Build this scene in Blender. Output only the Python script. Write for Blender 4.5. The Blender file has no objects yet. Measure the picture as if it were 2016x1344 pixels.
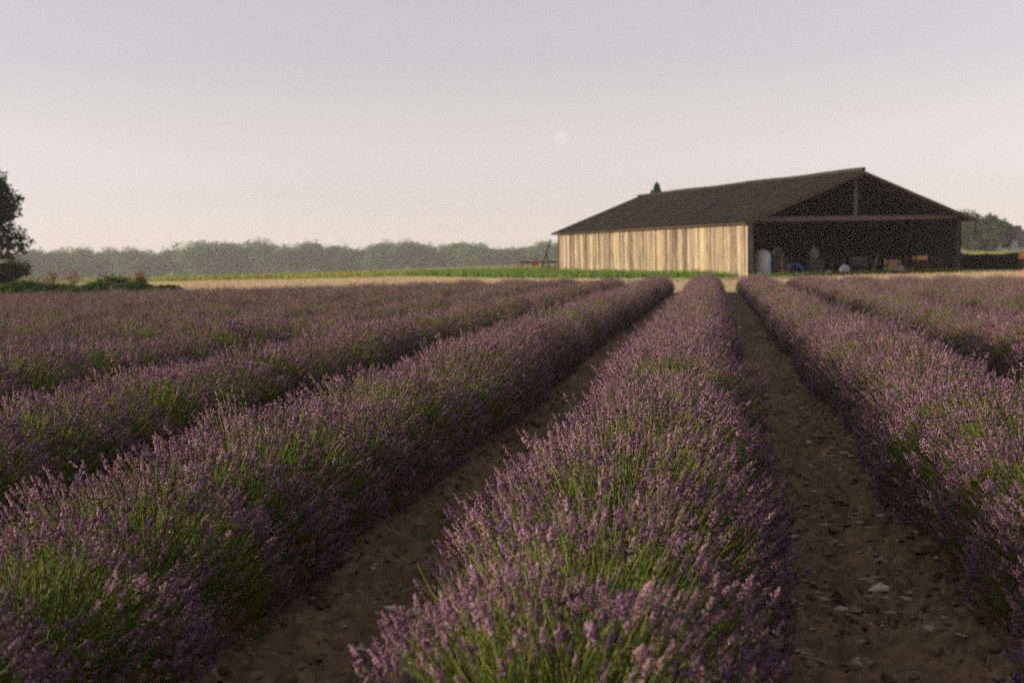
import bpy, math, random
import numpy as np
from mathutils import Matrix, Vector

sc = bpy.context.scene
COL = sc.collection
R = math.radians

# ------------------------------------------------------------------ camera
CAM_H = 1.3
YAW, PITCH, ROLL = 0.1425, 0.0615, 0.0198
_f = np.array([-math.sin(YAW)*math.cos(PITCH), math.cos(YAW)*math.cos(PITCH), -math.sin(PITCH)])
_r = np.cross(_f, [0, 0, 1.0]); _r /= np.linalg.norm(_r)
_u = np.cross(_r, _f)
_rr = _r*math.cos(ROLL) - _u*math.sin(ROLL)
_uu = _u*math.cos(ROLL) + _r*math.sin(ROLL)
cd = bpy.data.cameras.new('camera')
cam = bpy.data.objects.new('camera', cd)
COL.objects.link(cam)
cam.matrix_world = Matrix(((_rr[0], _uu[0], -_f[0], 0), (_rr[1], _uu[1], -_f[1], 0), (_rr[2], _uu[2], -_f[2], CAM_H), (0, 0, 0, 1)))
cd.lens = 50; cd.sensor_width = 36; cd.clip_start = 0.05; cd.clip_end = 9000
cd.dof.use_dof = True; cd.dof.focus_distance = 6.2; cd.dof.aperture_fstop = 4.0
sc.camera = cam

# ------------------------------------------------------------------ sky, sun, exposure
SUN_AZ, SUN_EL = R(102), R(8.0)          # azimuth measured from +Y towards -X (left of the rows)
SUN = Vector((-math.sin(SUN_AZ)*math.cos(SUN_EL), math.cos(SUN_AZ)*math.cos(SUN_EL), math.sin(SUN_EL)))
w = bpy.data.worlds.new('World'); sc.world = w; w.use_nodes = True
nt = w.node_tree; nt.nodes.clear()
sky = nt.nodes.new('ShaderNodeTexSky'); sky.sky_type = 'NISHITA'; sky.sun_disc = False
sky.sun_elevation = SUN_EL; sky.sun_rotation = -SUN_AZ
sky.air_density = 1.0; sky.dust_density = 0.55; sky.ozone_density = 1.5
hs = nt.nodes.new('ShaderNodeHueSaturation'); hs.inputs['Saturation'].default_value = 0.22
tint = nt.nodes.new('ShaderNodeMix'); tint.data_type = 'RGBA'; tint.blend_type = 'MULTIPLY'
tint.inputs['Factor'].default_value = 1.0; tint.inputs['B'].default_value = (1.0, 0.915, 0.955, 1)
bg = nt.nodes.new('ShaderNodeBackground'); bg.inputs['Strength'].default_value = 0.107
wo = nt.nodes.new('ShaderNodeOutputWorld')
nt.links.new(sky.outputs[0], hs.inputs['Color']); nt.links.new(hs.outputs[0], tint.inputs['A'])
nt.links.new(tint.outputs['Result'], bg.inputs[0]); nt.links.new(bg.outputs[0], wo.inputs[0])
sd = bpy.data.lights.new('sun', 'SUN'); sd.energy = 3.8; sd.angle = R(0.6); sd.color = (1.0, 0.82, 0.60)
so = bpy.data.objects.new('sun', sd); COL.objects.link(so)
so.rotation_euler = SUN.to_track_quat('Z', 'Y').to_euler()
vs = sc.view_settings
vs.view_transform = 'Standard'; vs.look = 'None'; vs.exposure = 1.12; vs.gamma = 1.0; vs.use_curve_mapping = False

cy_ = sc.cycles
cy_.use_denoising = False          # sampling noise stands in for the film's grain
cy_.use_adaptive_sampling = False
cy_.max_bounces = 4; cy_.diffuse_bounces = 3; cy_.glossy_bounces = 2; cy_.transmission_bounces = 3; cy_.volume_bounces = 0; cy_.transparent_max_bounces = 6

# ------------------------------------------------------------------ helpers
def tag(o, label=None, cat=None, group=None, kind=None):
    if label: o['label'] = label
    if cat: o['category'] = cat
    if group: o['group'] = group
    if kind: o['kind'] = kind
    return o

def empty(name, loc=(0, 0, 0), rz=0.0, parent=None):
    o = bpy.data.objects.new(name, None); COL.objects.link(o)
    o.location = loc; o.rotation_euler = (0, 0, rz); o.empty_display_size = 0.2
    if parent: o.parent = parent
    return o

class MB:
    """collects vertices and faces, then links them as one mesh object"""
    def __init__(s): s.V = []; s.F = []; s.C = []; s.n = 0
    def add(s, V, F, C=None):
        V = np.asarray(V, float).reshape(-1, 3); F = np.asarray(F, int)
        s.V.append(V); s.F.append(F + s.n); s.n += len(V)
        if C is None: C = (1, 1, 1)
        C = np.asarray(C, float)
        if C.ndim == 1: C = np.tile(C, (len(V), 1))
        s.C.append(C); return s
    def box(s, c, d, M=None, C=None):
        x, y, z = np.array(d)/2.0
        V = np.array([[-x,-y,-z],[x,-y,-z],[x,y,-z],[-x,y,-z],[-x,-y,z],[x,-y,z],[x,y,z],[-x,y,z]])
        if M is not None: V = V @ np.array(M).T
        return s.add(V + np.array(c), [[3,2,1,0],[4,5,6,7],[0,1,5,4],[1,2,6,5],[2,3,7,6],[3,0,4,7]], C)
    def beam(s, a, b, wd, ht, C=None):
        a = np.array(a, float); b = np.array(b, float); d = b-a; L = np.linalg.norm(d); d /= L
        up = np.array([0, 0, 1.0]) if abs(d[2]) < .95 else np.array([0, 1.0, 0])
        sx = np.cross(d, up); sx /= np.linalg.norm(sx); su = np.cross(sx, d)
        return s.box((a+b)/2, (L, wd, ht), np.stack([d, sx, su], 1), C)
    def tube(s, P, rad, m=8, C=None, cap=True):
        P = np.asarray(P, float); n = len(P); rad = np.broadcast_to(np.asarray(rad, float), (n,))
        T = np.gradient(P, axis=0); T /= np.linalg.norm(T, axis=1)[:, None] + 1e-9
        up = np.array([0.02, 0.05, 1.0]) if abs(T[0, 2]) < .9 else np.array([1.0, .03, .02])
        A = np.cross(T, up); A /= np.linalg.norm(A, axis=1)[:, None] + 1e-9; B = np.cross(T, A)
        ang = np.arange(m)*2*math.pi/m
        V = P[:, None] + rad[:, None, None]*(A[:, None]*np.cos(ang)[None, :, None] + B[:, None]*np.sin(ang)[None, :, None])
        i = np.arange(n-1)[:, None]*m; j = np.arange(m)[None]; k = (j+1) % m
        F = np.stack([i+j, i+k, i+m+k, i+m+j], -1).reshape(-1, 4)
        s.add(V.reshape(-1, 3), F, C)
        if cap:
            for e, rv in ((0, 1), (n-1, -1)):
                idx = list(range(e*m, e*m+m))[::rv]
                base = s.n - n*m
                s.V.append(P[e][None]); s.C.append(np.array([[1, 1, 1.0]]) if C is None else np.asarray(C, float).reshape(-1, 3)[:1]); c = s.n; s.n += 1
                s.F.append(np.array([[base+idx[q], base+idx[(q+1) % m], c] for q in range(m)]))
        return s
    def lathe(s, prof, m=16, c=(0, 0, 0), C=None):
        prof = np.asarray(prof, float); n = len(prof); ang = np.arange(m)*2*math.pi/m
        V = np.stack([prof[:, 0, None]*np.cos(ang), prof[:, 0, None]*np.sin(ang), np.repeat(prof[:, 1, None], m, 1)], -1).reshape(-1, 3) + np.array(c)
        i = np.arange(n-1)[:, None]*m; j = np.arange(m)[None]; k = (j+1) % m
        return s.add(V, np.stack([i+j, i+k, i+m+k, i+m+j], -1).reshape(-1, 4), C)
    def mesh(s, name, smooth=False):
        me = bpy.data.meshes.new(name)
        V = np.concatenate(s.V); Cc = np.concatenate(s.C)
        me.vertices.add(len(V)); me.vertices.foreach_set('co', V.astype(np.float32).ravel())
        tot = np.concatenate([np.full(len(F), F.shape[1]) for F in s.F])
        lv = np.concatenate([F.ravel() for F in s.F])
        st = np.concatenate([[0], np.cumsum(tot)[:-1]])
        me.loops.add(len(lv)); me.loops.foreach_set('vertex_index', lv.astype(np.int32))
        me.polygons.add(len(tot)); me.polygons.foreach_set('loop_start', st.astype(np.int32))
        at = me.color_attributes.new('Col', 'FLOAT_COLOR', 'POINT')
        at.data.foreach_set('color', np.concatenate([Cc, np.ones((len(Cc), 1))], 1).astype(np.float32).ravel())
        me.update(calc_edges=True)
        me.polygons.foreach_set('use_smooth', np.full(len(tot), bool(smooth)))
        return me
    def build(s, name, mat, parent=None, smooth=False, loc=None):
        me = s.mesh(name, smooth); me.materials.append(mat)
        o = bpy.data.objects.new(name, me); COL.objects.link(o)
        if parent: o.parent = parent
        if loc is not None: o.location = loc
        return o

def link_copy(o, parent=None, loc=None, rot=None, scl=None):
    c = o.copy(); COL.objects.link(c); c.parent = parent
    if loc is not None: c.location = loc
    if rot is not None: c.rotation_euler = rot
    if scl is not None: c.scale = scl
    return c

def copy_tree(o, parent=None, **k):
    c = link_copy(o, parent, **k)
    for ch in list(KIDS.get(o.name, [])): copy_tree(ch, c)
    return c
KIDS = {}
def kids(o): KIDS[o.name] = list(o.children)

def vnoise(x, y, seed=0):
    xi = np.floor(x).astype(np.int64); yi = np.floor(y).astype(np.int64)
    fx = x-xi; fy = y-yi; fx = fx*fx*(3-2*fx); fy = fy*fy*(3-2*fy)
    def h(a, b):
        n = (a*374761393 + b*668265263 + seed*69069 + 1013904223) & 0xffffffff
        n = ((n ^ (n >> 13))*1274126177) & 0xffffffff
        return ((n ^ (n >> 16)) & 0xffff)/65535.0
    return (h(xi, yi)*(1-fx)+h(xi+1, yi)*fx)*(1-fy) + (h(xi, yi+1)*(1-fx)+h(xi+1, yi+1)*fx)*fy
def fbm(x, y, o=4, seed=0):
    t = 0; a = 1; s = 0
    for i in range(o):
        t = t + a*(vnoise(x*2**i+17*i, y*2**i-9*i, seed+i)-.5); s += a; a *= .55
    return t/s

def material(name, col, rough=0.85, vary=0.25, scale=6.0, bump=0.0, attr=False, rand=0.0, trans=0.0, spec=0.2, detail=4.0, stretch=None, metal=0.0, col2=None):
    """procedural surface: base colour x noise (x vertex tint) (x per-object random), optional bump and leaf translucency"""
    m = bpy.data.materials.new(name); m.use_nodes = True
    t = m.node_tree; N = t.nodes; L = t.links; N.clear()
    out = N.new('ShaderNodeOutputMaterial'); p = N.new('ShaderNodeBsdfPrincipled')
    p.inputs['Roughness'].default_value = rough; p.inputs['Metallic'].default_value = metal
    p.inputs['Specular IOR Level'].default_value = spec
    tc = N.new('ShaderNodeTexCoord'); mp = N.new('ShaderNodeMapping')
    if stretch: mp.inputs['Scale'].default_value = stretch
    L.new(tc.outputs['Object'], mp.inputs['Vector'])
    oi = N.new('ShaderNodeObjectInfo')
    nz = N.new('ShaderNodeTexNoise'); nz.noise_dimensions = '4D'; nz.inputs['Scale'].default_value = scale; nz.inputs['Detail'].default_value = detail
    mul = N.new('ShaderNodeMath'); mul.operation = 'MULTIPLY'; mul.inputs[1].default_value = 37.0
    L.new(oi.outputs['Random'], mul.inputs[0]); L.new(mul.outputs[0], nz.inputs['W'])
    L.new(mp.outputs[0], nz.inputs['Vector'])
    mx = N.new('ShaderNodeMix'); mx.data_type = 'RGBA'
    c2 = col2 if col2 else tuple(c*(1-vary*1.6) for c in col); c1 = tuple(c*(1+vary*.7) for c in col) if not col2 else col
    mx.inputs['A'].default_value = (*c2, 1); mx.inputs['B'].default_value = (*c1, 1)
    rmp = N.new('ShaderNodeMapRange'); rmp.inputs[1].default_value = .3; rmp.inputs[2].default_value = .7
    L.new(nz.outputs['Fac'], rmp.inputs[0]); L.new(rmp.outputs[0], mx.inputs['Factor'])
    c = mx.outputs['Result']
    if attr:
        a = N.new('ShaderNodeAttribute'); a.attribute_name = 'Col'
        q = N.new('ShaderNodeMix'); q.data_type = 'RGBA'; q.blend_type = 'MULTIPLY'; q.inputs['Factor'].default_value = 1
        L.new(c, q.inputs['A']); L.new(a.outputs['Color'], q.inputs['B']); c = q.outputs['Result']
    if rand:
        h = N.new('ShaderNodeHueSaturation'); r2 = N.new('ShaderNodeMapRange')
        r2.inputs[3].default_value = 1-rand; r2.inputs[4].default_value = 1+rand
        L.new(oi.outputs['Random'], r2.inputs[0]); L.new(r2.outputs[0], h.inputs['Value']); L.new(c, h.inputs['Color']); c = h.outputs[0]
    L.new(c, p.inputs['Base Color'])
    if bump:
        b = N.new('ShaderNodeBump'); b.inputs['Strength'].default_value = bump; b.inputs['Distance'].default_value = .02
        L.new(nz.outputs['Fac'], b.inputs['Height']); L.new(b.outputs[0], p.inputs['Normal'])
    sh = p.outputs[0]
    if trans:
        tr = N.new('ShaderNodeBsdfTranslucent'); L.new(c, tr.inputs['Color'])
        ms = N.new('ShaderNodeMixShader'); ms.inputs[0].default_value = trans
        L.new(p.outputs[0], ms.inputs[1]); L.new(tr.outputs[0], ms.inputs[2]); sh = ms.outputs[0]
    L.new(sh, out.inputs['Surface'])
    return m

def sstep(a, b, x):
    t = np.clip((x-a)/(b-a), 0, 1); return t*t*(3-2*t)

# ------------------------------------------------------------------ lie of the land
ROW0, STEP = -0.32, 1.66
def row_end_np(x):
    """where the lavender stops, for a row at x"""
    return 52.0 - 0.45*np.maximum(0.0, -8-x)
def row_end(x): return float(row_end_np(np.float64(x)))
def land(x, y):
    """the field dips gently away from the camera, the barn stands on a slight rise, beyond it the fields fall away"""
    x = np.asarray(x, float); y = np.asarray(y, float)
    zf = -.0055*np.clip(y-10, 0, 44) - sstep(15, 45, y)*(.006*np.clip(-x-7, 0, 30) + .024*np.clip(x-2, 0, 9))
    b = sstep(56, 75, y)
    coef = np.clip(2.9-15*x/np.maximum(y, 60), .1, 8.6)
    t = np.clip(y-92, 0, 1000); t = t*t/(t+25)
    return zf*(1-b) - .17*b - t/690*coef + (1.1+1.25*coef)*sstep(850, 985, y)

M = {}
M['soil'] = material('soil', (1, 1, 1), .95, .30, 16.0, .8, attr=True, spec=.1, detail=9)
M['clod'] = material('clod', (.22, .15, .088), .95, .30, 30, .5, attr=True, rand=.2, spec=.1)
M['stone'] = material('stone', (.42, .375, .31), .85, .25, 25, .3, attr=True, rand=.25)
M['straw'] = material('straw', (.60, .45, .23), .9, .2, 8, attr=True, trans=.25, spec=.1)
M['grass'] = material('grass', (.135, .235, .042), .8, .3, 1.2, attr=True, trans=.35, spec=.15)
M['crop'] = material('crop', (.25, .26, .06), .8, .25, .4, attr=True, trans=.35, spec=.1)
M['stem'] = material('stem', (.190, .240, .052), .7, .25, 5, attr=True, rand=.15, trans=.35, spec=.2)
M['flower'] = material('flower', (.280, .182, .212), .85, .20, 7, attr=True, rand=.12, trans=.25, spec=.08)
M['board'] = material('board', (.33, .265, .18), .9, .58, 1.5, .3, rand=.42, stretch=(1, 1.6, 2.2), spec=.1, col2=(.135, .108, .078), detail=7)
M['board_shaded'] = material('board_shaded', (.034, .027, .020), .9, .3, 3.0, .3, rand=.2, stretch=(5, 5, .35), spec=.1)  # near-black copy of the wood: the barn's inner shade is put into the colour
M['timber'] = material('timber', (.13, .118, .10), .9, .3, 4, .3, stretch=(3, 3, .6), spec=.1)
M['roofing'] = material('roofing', (.030, .024, .019), .92, .32, 1.6, .3, rand=.12, spec=.12)
M['verge'] = material('verge', (.09, .066, .045), .9, .3, 3, .3, spec=.1)
M['bark'] = material('bark', (.10, .075, .05), .95, .3, 8, .5)
M['leaf_far'] = material('leaf_far', (.075, .150, .042), .8, .35, .12, attr=True, rand=.16, trans=.12, spec=.1)
M['leaf_dark'] = material('leaf_dark', (.040, .058, .022), .8, .25, .6, attr=True, rand=.1, trans=.2, spec=.1)
M['leaf_dry'] = material('leaf_dry', (.26, .20, .11), .85, .3, 2, attr=True, trans=.3, spec=.1)
M['leaf_rust'] = material('leaf_rust', (.27, .13, .055), .85, .3, 2, attr=True, trans=.3, spec=.1)
M['pale_plastic'] = material('pale_plastic', (.42, .47, .52), .55, .15, 2, .1, spec=.3)
M['blue_paint'] = material('blue_paint', (.05, .09, .36), .5, .2, 4, spec=.4)
M['orange_plastic'] = material('orange_plastic', (.70, .26, .06), .5, .15, 6, spec=.4)
M['red_paint'] = material('red_paint', (.50, .06, .04), .5, .2, 6, spec=.4)
M['sack'] = material('sack', (.15, .14, .125), .9, .25, 6, .4)
M['white_sack'] = material('white_sack', (.26, .26, .26), .85, .2, 6, .4)
M['crate'] = material('crate', (.33, .21, .11), .9, .3, 8, .3, rand=.2)
M['iron'] = material('iron', (.10, .085, .075), .6, .3, 9, .3, metal=.6)
M['rust'] = material('rust', (.34, .12, .05), .9, .35, 9, .4)
M['rubber'] = material('rubber', (.03, .03, .03), .85, .2, 9)
M['plaster'] = material('plaster', (.55, .54, .50), .9, .15, 1.5, .2)
M['rooftile'] = material('rooftile', (.16, .115, .085), .9, .25, 2, .3)
M['slate'] = material('slate', (.06, .07, .09), .7, .2, 2, .2)
M['pane'] = material('pane', (.03, .04, .05), .15, .1, 2, spec=.6)

# ------------------------------------------------------------------ ground: one sheet
def lines(lo, hi, fine_lo, fine_hi, step, grow):
    a = list(np.arange(fine_lo, fine_hi, step)); s = step
    while a[-1] < hi: s = min(s*grow, 20); a.append(a[-1]+s)
    b = []; s = step; v = fine_lo
    while v > lo: s = min(s*grow, 20); v -= s; b.append(v)
    return np.array(b[::-1]+a)
gx = lines(-680, 560, -1.9, 1.6, .02, 1.04); gy = lines(-40, 980, 3.4, 10.0, .024, 1.024)
X, Y = np.meshgrid(gx, gy)
fine = np.clip(1 - (np.abs(X)-6)/10, 0, 1)*np.clip(1-(Y-30)/30, 0, 1)
infield = 1-sstep(-.6, .8, Y-row_end_np(X)-.8)
ph = (X-ROW0)/STEP; ph = ph-np.round(ph)
bed = .05*np.cos(ph*2*math.pi)*infield
clod = np.maximum(fbm(X*8, Y*8, 4, 5), -.02)*.17 + np.abs(fbm(X*17, Y*17, 3, 9))*.10 + fbm(X*38, Y*38, 2, 13)*.045
Z = land(X, Y) + bed + fine*infield*(fbm(X*1.7, Y*1.2, 3, 3)*.10 + clod) + (1-infield)*fbm(X*.35, Y*.35, 3, 8)*.12
# colour of what covers the ground
c_soil = np.array([.205, .138, .079]); c_straw = np.array([.66, .49, .27]); c_grass = np.array([.12, .20, .040]); c_crop = np.array([.27, .27, .07])
n1 = fbm(X*.5, Y*.5, 4, 21); n2 = fbm(X*3, Y*3, 3, 31); n3 = fbm(X*14, Y*14, 3, 33)
wob = 3.0*fbm(X*.25, Y*.25, 3, 41)
Cg = c_soil*(1+.5*n2[..., None]+.7*n3[..., None])
k = (1-infield)[..., None]; Cg = Cg*(1-k) + k*c_straw*(1+.45*n1[..., None]+.3*n2[..., None])
edge = np.interp(X, [-60, -36, -30, -22, -18.6, -13.7, -6.2, -1.0, 3.0, 500], [96, 97, 99, 103, 96, 88, 79.5, 75.5, 77.2, 77.2])
kg = sstep(-1.2, 1.2, Y+wob*.6-edge)
left_of_barn = (X < 30)
kg = np.where(X < 6, kg, sstep(86, 90, Y+wob*.3))
green_w = sstep(-26, -19, X+wob)*(1-sstep(2, 6, X))*(1-sstep(118, 140, Y))
ccov = c_crop*(1+.35*n1[..., None]) * (1-green_w[..., None]) + green_w[..., None]*c_grass*(1+.4*n1[..., None]+.3*n2[..., None])
Cg = Cg*(1-kg[..., None]) + ccov*kg[..., None]
Cg = np.clip(Cg, .01, .9)
ny, nx = X.shape
idx = np.arange(nx*ny).reshape(ny, nx)
mb = MB().add(np.stack([X, Y, Z], -1).reshape(-1, 3), np.stack([idx[:-1, :-1], idx[:-1, 1:], idx[1:, 1:], idx[1:, :-1]], -1).reshape(-1, 4), Cg.reshape(-1, 3))
tag(mb.build('ground', M['soil'], smooth=True), kind='structure')

def gz(x, y):
    """height of the ground sheet's smooth base at a point"""
    return float(land(x, y))

# ------------------------------------------------------------------ blades and leaf clumps
def blades(mb, P, h, wd, lean, rng, C):
    """upright tapering blades at points P"""
    n = len(P); a = rng.uniform(0, 2*math.pi, n); b = rng.uniform(0, 2*math.pi, n)
    h = np.broadcast_to(h, (n,)); s = np.stack([np.cos(a), np.sin(a), 0*a], 1)*(np.broadcast_to(wd, (n,))/2)[:, None]
    l = np.stack([np.cos(b), np.sin(b), 0*b], 1)*(lean*h*rng.uniform(.2, 1, n))[:, None]
    up = np.array([0, 0, 1.0])*h[:, None]
    V = np.stack([P-s, P+s, P+s*.7+up*.55+l*.4, P-s*.7+up*.55+l*.4, P+up+l], 1).reshape(-1, 3)
    i = np.arange(n)[:, None]*5
    mb.add(V, i+np.array([[0, 1, 2, 3]]), np.repeat(C, 5, 0)); k = mb.n-len(V)
    mb.F.append(k+i+np.array([[3, 2, 4]]))

def leaves(mb, P, size, rng, C, flat=0.0):
    """small randomly turned leaf-clump faces at points P"""
    n = len(P); d = rng.normal(size=(n, 3)); d /= np.linalg.norm(d, axis=1)[:, None]
    e = np.cross(d, rng.normal(size=(n, 3))); e /= np.linalg.norm(e, axis=1)[:, None]
    s = (np.broadcast_to(size, (n,))*rng.uniform(.6, 1.3, n))[:, None]
    g = np.cross(d, e)
    V = np.stack([P-d*s, P+e*s*.55+g*s*.15, P+d*s, P-e*s*.55+g*s*.15], 1).reshape(-1, 3)
    mb.add(V, np.arange(n)[:, None]*4+np.array([[0, 1, 2, 3]]), np.repeat(C, 4, 0))

def crown_points(rng, blobs, n):
    """points through a union of uneven blobs, denser towards the outside"""
    vol = np.array([b[3]*b[4]*b[5] for b in blobs])**.7; pick = rng.choice(len(blobs), n, p=vol/vol.sum())
    B = np.array(blobs)[pick]
    d = rng.normal(size=(n, 3)); d /= np.linalg.norm(d, axis=1)[:, None]
    r = rng.uniform(0, 1, n)**.36
    lump = 1+.16*np.sin(d[:, 0]*5+pick)*np.sin(d[:, 1]*6+pick*2)+.12*np.sin(d[:, 2]*8+pick*3)
    return B[:, :3] + d*B[:, 3:6]*(r*lump)[:, None]

def make_tree(name, seed, h, rad, trunk_h, nleaf, lsize, leafmat, nb=11, base=.28, trunk_r=.16):
    rng = np.random.default_rng(seed)
    root = empty(name)
    t = MB(); top = np.array([rng.normal()*.1*rad, rng.normal()*.1*rad, h*.72])
    zz = np.linspace(0, 1, 7)
    P = zz[:, None]*top + np.stack([.06*rad*np.sin(zz*5+seed), .06*rad*np.cos(zz*4), 0*zz], 1); P[0] = 0; P[0, 2] = -.25
    t.tube(P, trunk_r*(1.15-.85*zz), 8)
    blobs = [(top[0], top[1], h*.74, rad*.62, rad*.62, h*.26)]
    for i in range(nb):
        a = i*2.4+rng.uniform(-.4, .4); f = rng.uniform(.3, .95)
        zc = h*(base+(.95-base)*rng.uniform(.08, .85)); rr = rad*(.72 if zc < h*.7 else .5)*rng.uniform(.6, 1.05)
        c = np.array([math.cos(a)*rr, math.sin(a)*rr, zc]); s = rad*rng.uniform(.28, .5)
        blobs.append((*c, s, s, s*rng.uniform(.65, .95)))
        z0 = P[2+(i % 4)]; m = (z0+c)/2+np.array([0, 0, -.06*h])
        t.tube(np.array([z0, m, c]), trunk_r*np.array([.42, .26, .08]), 5)
    t.build('trunk', M['bark'], root, True)
    pts = crown_points(rng, blobs, nleaf); pts[:, 2] = np.maximum(pts[:, 2], h*base*.6)
    sh = rng.uniform(.65, 1.35, nleaf)[:, None]*np.array([[1, 1, 1]]) + rng.normal(size=(nleaf, 3))*.06
    l = MB(); leaves(l, pts, lsize, rng, np.clip(sh, .3, 1.7))
    l.build('crown', leafmat, root)
    kids(root); return root

# ------------------------------------------------------------------ lavender
def lavender(seed, nst, ngreen, Rd, Ht, lod):
    """one bush: (stem and leaf mesh, flower spike mesh); stems fan out from a woody base, spikes are whorls of buds"""
    rng = np.random.default_rng(seed)
    u = rng.uniform(math.cos(R(107)), 1, nst); th = np.arccos(u); phi = rng.uniform(0, 2*math.pi, nst)
    dirs = np.stack([np.sin(th)*np.cos(phi), np.sin(th)*np.sin(phi), np.cos(th)], 1)
    def tips(d, jit):
        n = len(d)
        lump = 1 + .07*np.sin(3*np.arctan2(d[:, 1], d[:, 0])+seed)+.06*np.sin(d[:, 0]*7+seed)*np.cos(d[:, 1]*6)
        q = lump*(1+rng.normal(size=n)*jit)
        sn = np.sqrt(d[:, 0]**2+d[:, 1]**2)+1e-6; q2_ = q*sn**-.22
        return np.stack([d[:, 0]*Rd*q2_, d[:, 1]*Rd*q2_, .13+d[:, 2]*(Ht-.13)*q], 1)
    T = tips(dirs, .045); T[:, 2] = np.maximum(T[:, 2], .06)
    hor_ = dirs*np.array([1, 1, 0]); end = hor_*.85+np.array([0, 0, .80])+rng.normal(size=(nst, 3))*.13
    end /= np.linalg.norm(end, axis=1)[:, None]
    tall = rng.uniform(0, 1, nst) < .10; T = T+end*(tall*rng.uniform(.02, .09, nst))[:, None]     # a few stand proud of the rest
    ln = rng.uniform(.17, .30, nst)*np.clip(.45+T[:, 2], .5, 1)
    B = T-end*ln[:, None]-hor_*(.10*ln)[:, None]; B[:, 2] = np.maximum(B[:, 2], .01)
    # bald patches, where the green stems show between the flowers
    pn = np.sin(dirs[:, 0]*4.3+seed*1.7)*np.sin(dirs[:, 1]*4.9+seed*.9+1)+.5*np.sin(dirs[:, 2]*6+seed)
    has = (pn + rng.normal(size=nst)*.35) < (.58, .85, 1.1)[lod]
    bow = (T+B)/2+rng.normal(size=(nst, 3))*.008
    T = np.where(has[:, None], T, B+(T-B)*rng.uniform(.75, 1.0, (nst, 1)))
    sr = (.0013, .0014, .0018)[lod]
    def tubes(mb, Ps, rs, m, C):
        n, k, _ = Ps.shape
        tz = Ps[:, -1]-Ps[:, 0]; tz /= np.linalg.norm(tz, axis=1)[:, None]
        a = np.cross(tz, rng.normal(size=(n, 3))); a /= np.linalg.norm(a, axis=1)[:, None]; b = np.cross(tz, a)
        ang = np.arange(m)*2*math.pi/m
        off = a[:, None, None]*np.cos(ang)[None, None, :, None]+b[:, None, None]*np.sin(ang)[None, None, :, None]
        V = (Ps[:, :, None]+off*np.array(rs)[None, :, None, None]).reshape(-1, 3)
        i = np.arange(n)[:, None, None, None]*k*m; s = np.arange(k-1)[None, :, None, None]*m
        j = np.arange(m)[None, None, :, None]; jj = (j+1) % m
        F = np.concatenate([i+s+j, i+s+jj, i+s+m+jj, i+s+m+j], -1).reshape(-1, 4)
        mb.add(V, F, np.repeat(C, k*m, 0))
    st = MB()
    g = rng.uniform(.7, 1.35, (nst, 1))*np.array([[1, 1, 1]])*np.stack([rng.uniform(.8, 1.3, nst), np.ones(nst), rng.uniform(.6, 1.2, nst)], 1)
    tubes(st, np.stack([B, bow, T], 1), (sr*1.3, sr*1.1, sr*.8), 3, g)
    # leafy green shoots filling the bush
    ug = rng.uniform(-.1, 1, ngreen); pg = rng.uniform(0, 2*math.pi, ngreen); tg = np.arccos(ug)
    dg = np.stack([np.sin(tg)*np.cos(pg), np.sin(tg)*np.sin(pg), ug], 1)
    tp = tips(dg, .05); q = rng.uniform(.45, (.90, .86, .80)[lod], (ngreen, 1))
    P1 = np.array([0, 0, .04])+(tp-np.array([0, 0, .04]))*q; P0 = np.array([0, 0, .04])+(tp-np.array([0, 0, .04]))*(q-rng.uniform(.16, .38, (ngreen, 1)))
    sd_ = np.cross(P1-P0, rng.normal(size=(ngreen, 3))); sd_ /= np.linalg.norm(sd_, axis=1)[:, None]
    lw = (.0030, .0036, .0055)[lod]*rng.uniform(.7, 1.3, (ngreen, 1))
    mid = (P0+P1)/2+rng.normal(size=(ngreen, 3))*.006
    V = np.stack([P0-sd_*lw*.5, P0+sd_*lw*.5, mid+sd_*lw, mid-sd_*lw, P1], 1).reshape(-1, 3)
    cg = rng.uniform(.65, 1.25, (ngreen, 1))*np.stack([rng.uniform(.7, 1.15, ngreen), np.ones(ngreen), rng.uniform(.8, 1.7, ngreen)], 1)
    i = np.arange(ngreen)[:, None]*5
    st.add(V, i+np.array([[0, 1, 2, 3]]), np.repeat(cg, 5, 0)); st.F.append(st.n-len(V)+i+np.array([[3, 2, 4]]))
    # woody base, so the bush is not hollow underneath
    a = np.linspace(0, 2*math.pi, 9)[:-1]
    for s_ in range(10):
        aa = rng.uniform(0, 6.28); rr = rng.uniform(.05, .2)
        st.tube(np.array([[0.03*math.cos(aa), .03*math.sin(aa), -.03], [rr*.6*math.cos(aa), rr*.6*math.sin(aa), .07], [rr*math.cos(aa), rr*math.sin(aa), .17]]), [.012, .009, .005], 4, C=(.55, .35, .6), cap=False)
    # flower spikes
    fl = MB(); I = np.nonzero(has)[0]; n = len(I); t = T[I]; ax = end[I]
    p = np.cross(ax, rng.normal(size=(n, 3))); p /= np.linalg.norm(p, axis=1)[:, None]; q2 = np.cross(ax, p)
    L = rng.uniform(.024, .052, n); rad = rng.uniform(.0042, .0067, n)
    W, Bn, scale = ((6, 5, 1.1), (4, 4, 1.5), (3, 3, 2.0))[lod]
    hue = rng.uniform(0, 1, n); base = rng.uniform(.72, 1.28, (n, 1))
    lilac = np.array([1.15, 1.05, 1.15]); violet = np.array([.68, .56, .84]); faded = np.array([1.05, 1.12, .85])
    ch = np.where((hue < .5)[:, None], lilac, np.where((hue < .82)[:, None], violet, faded))*base
    Vs = []; Cs = []
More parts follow.
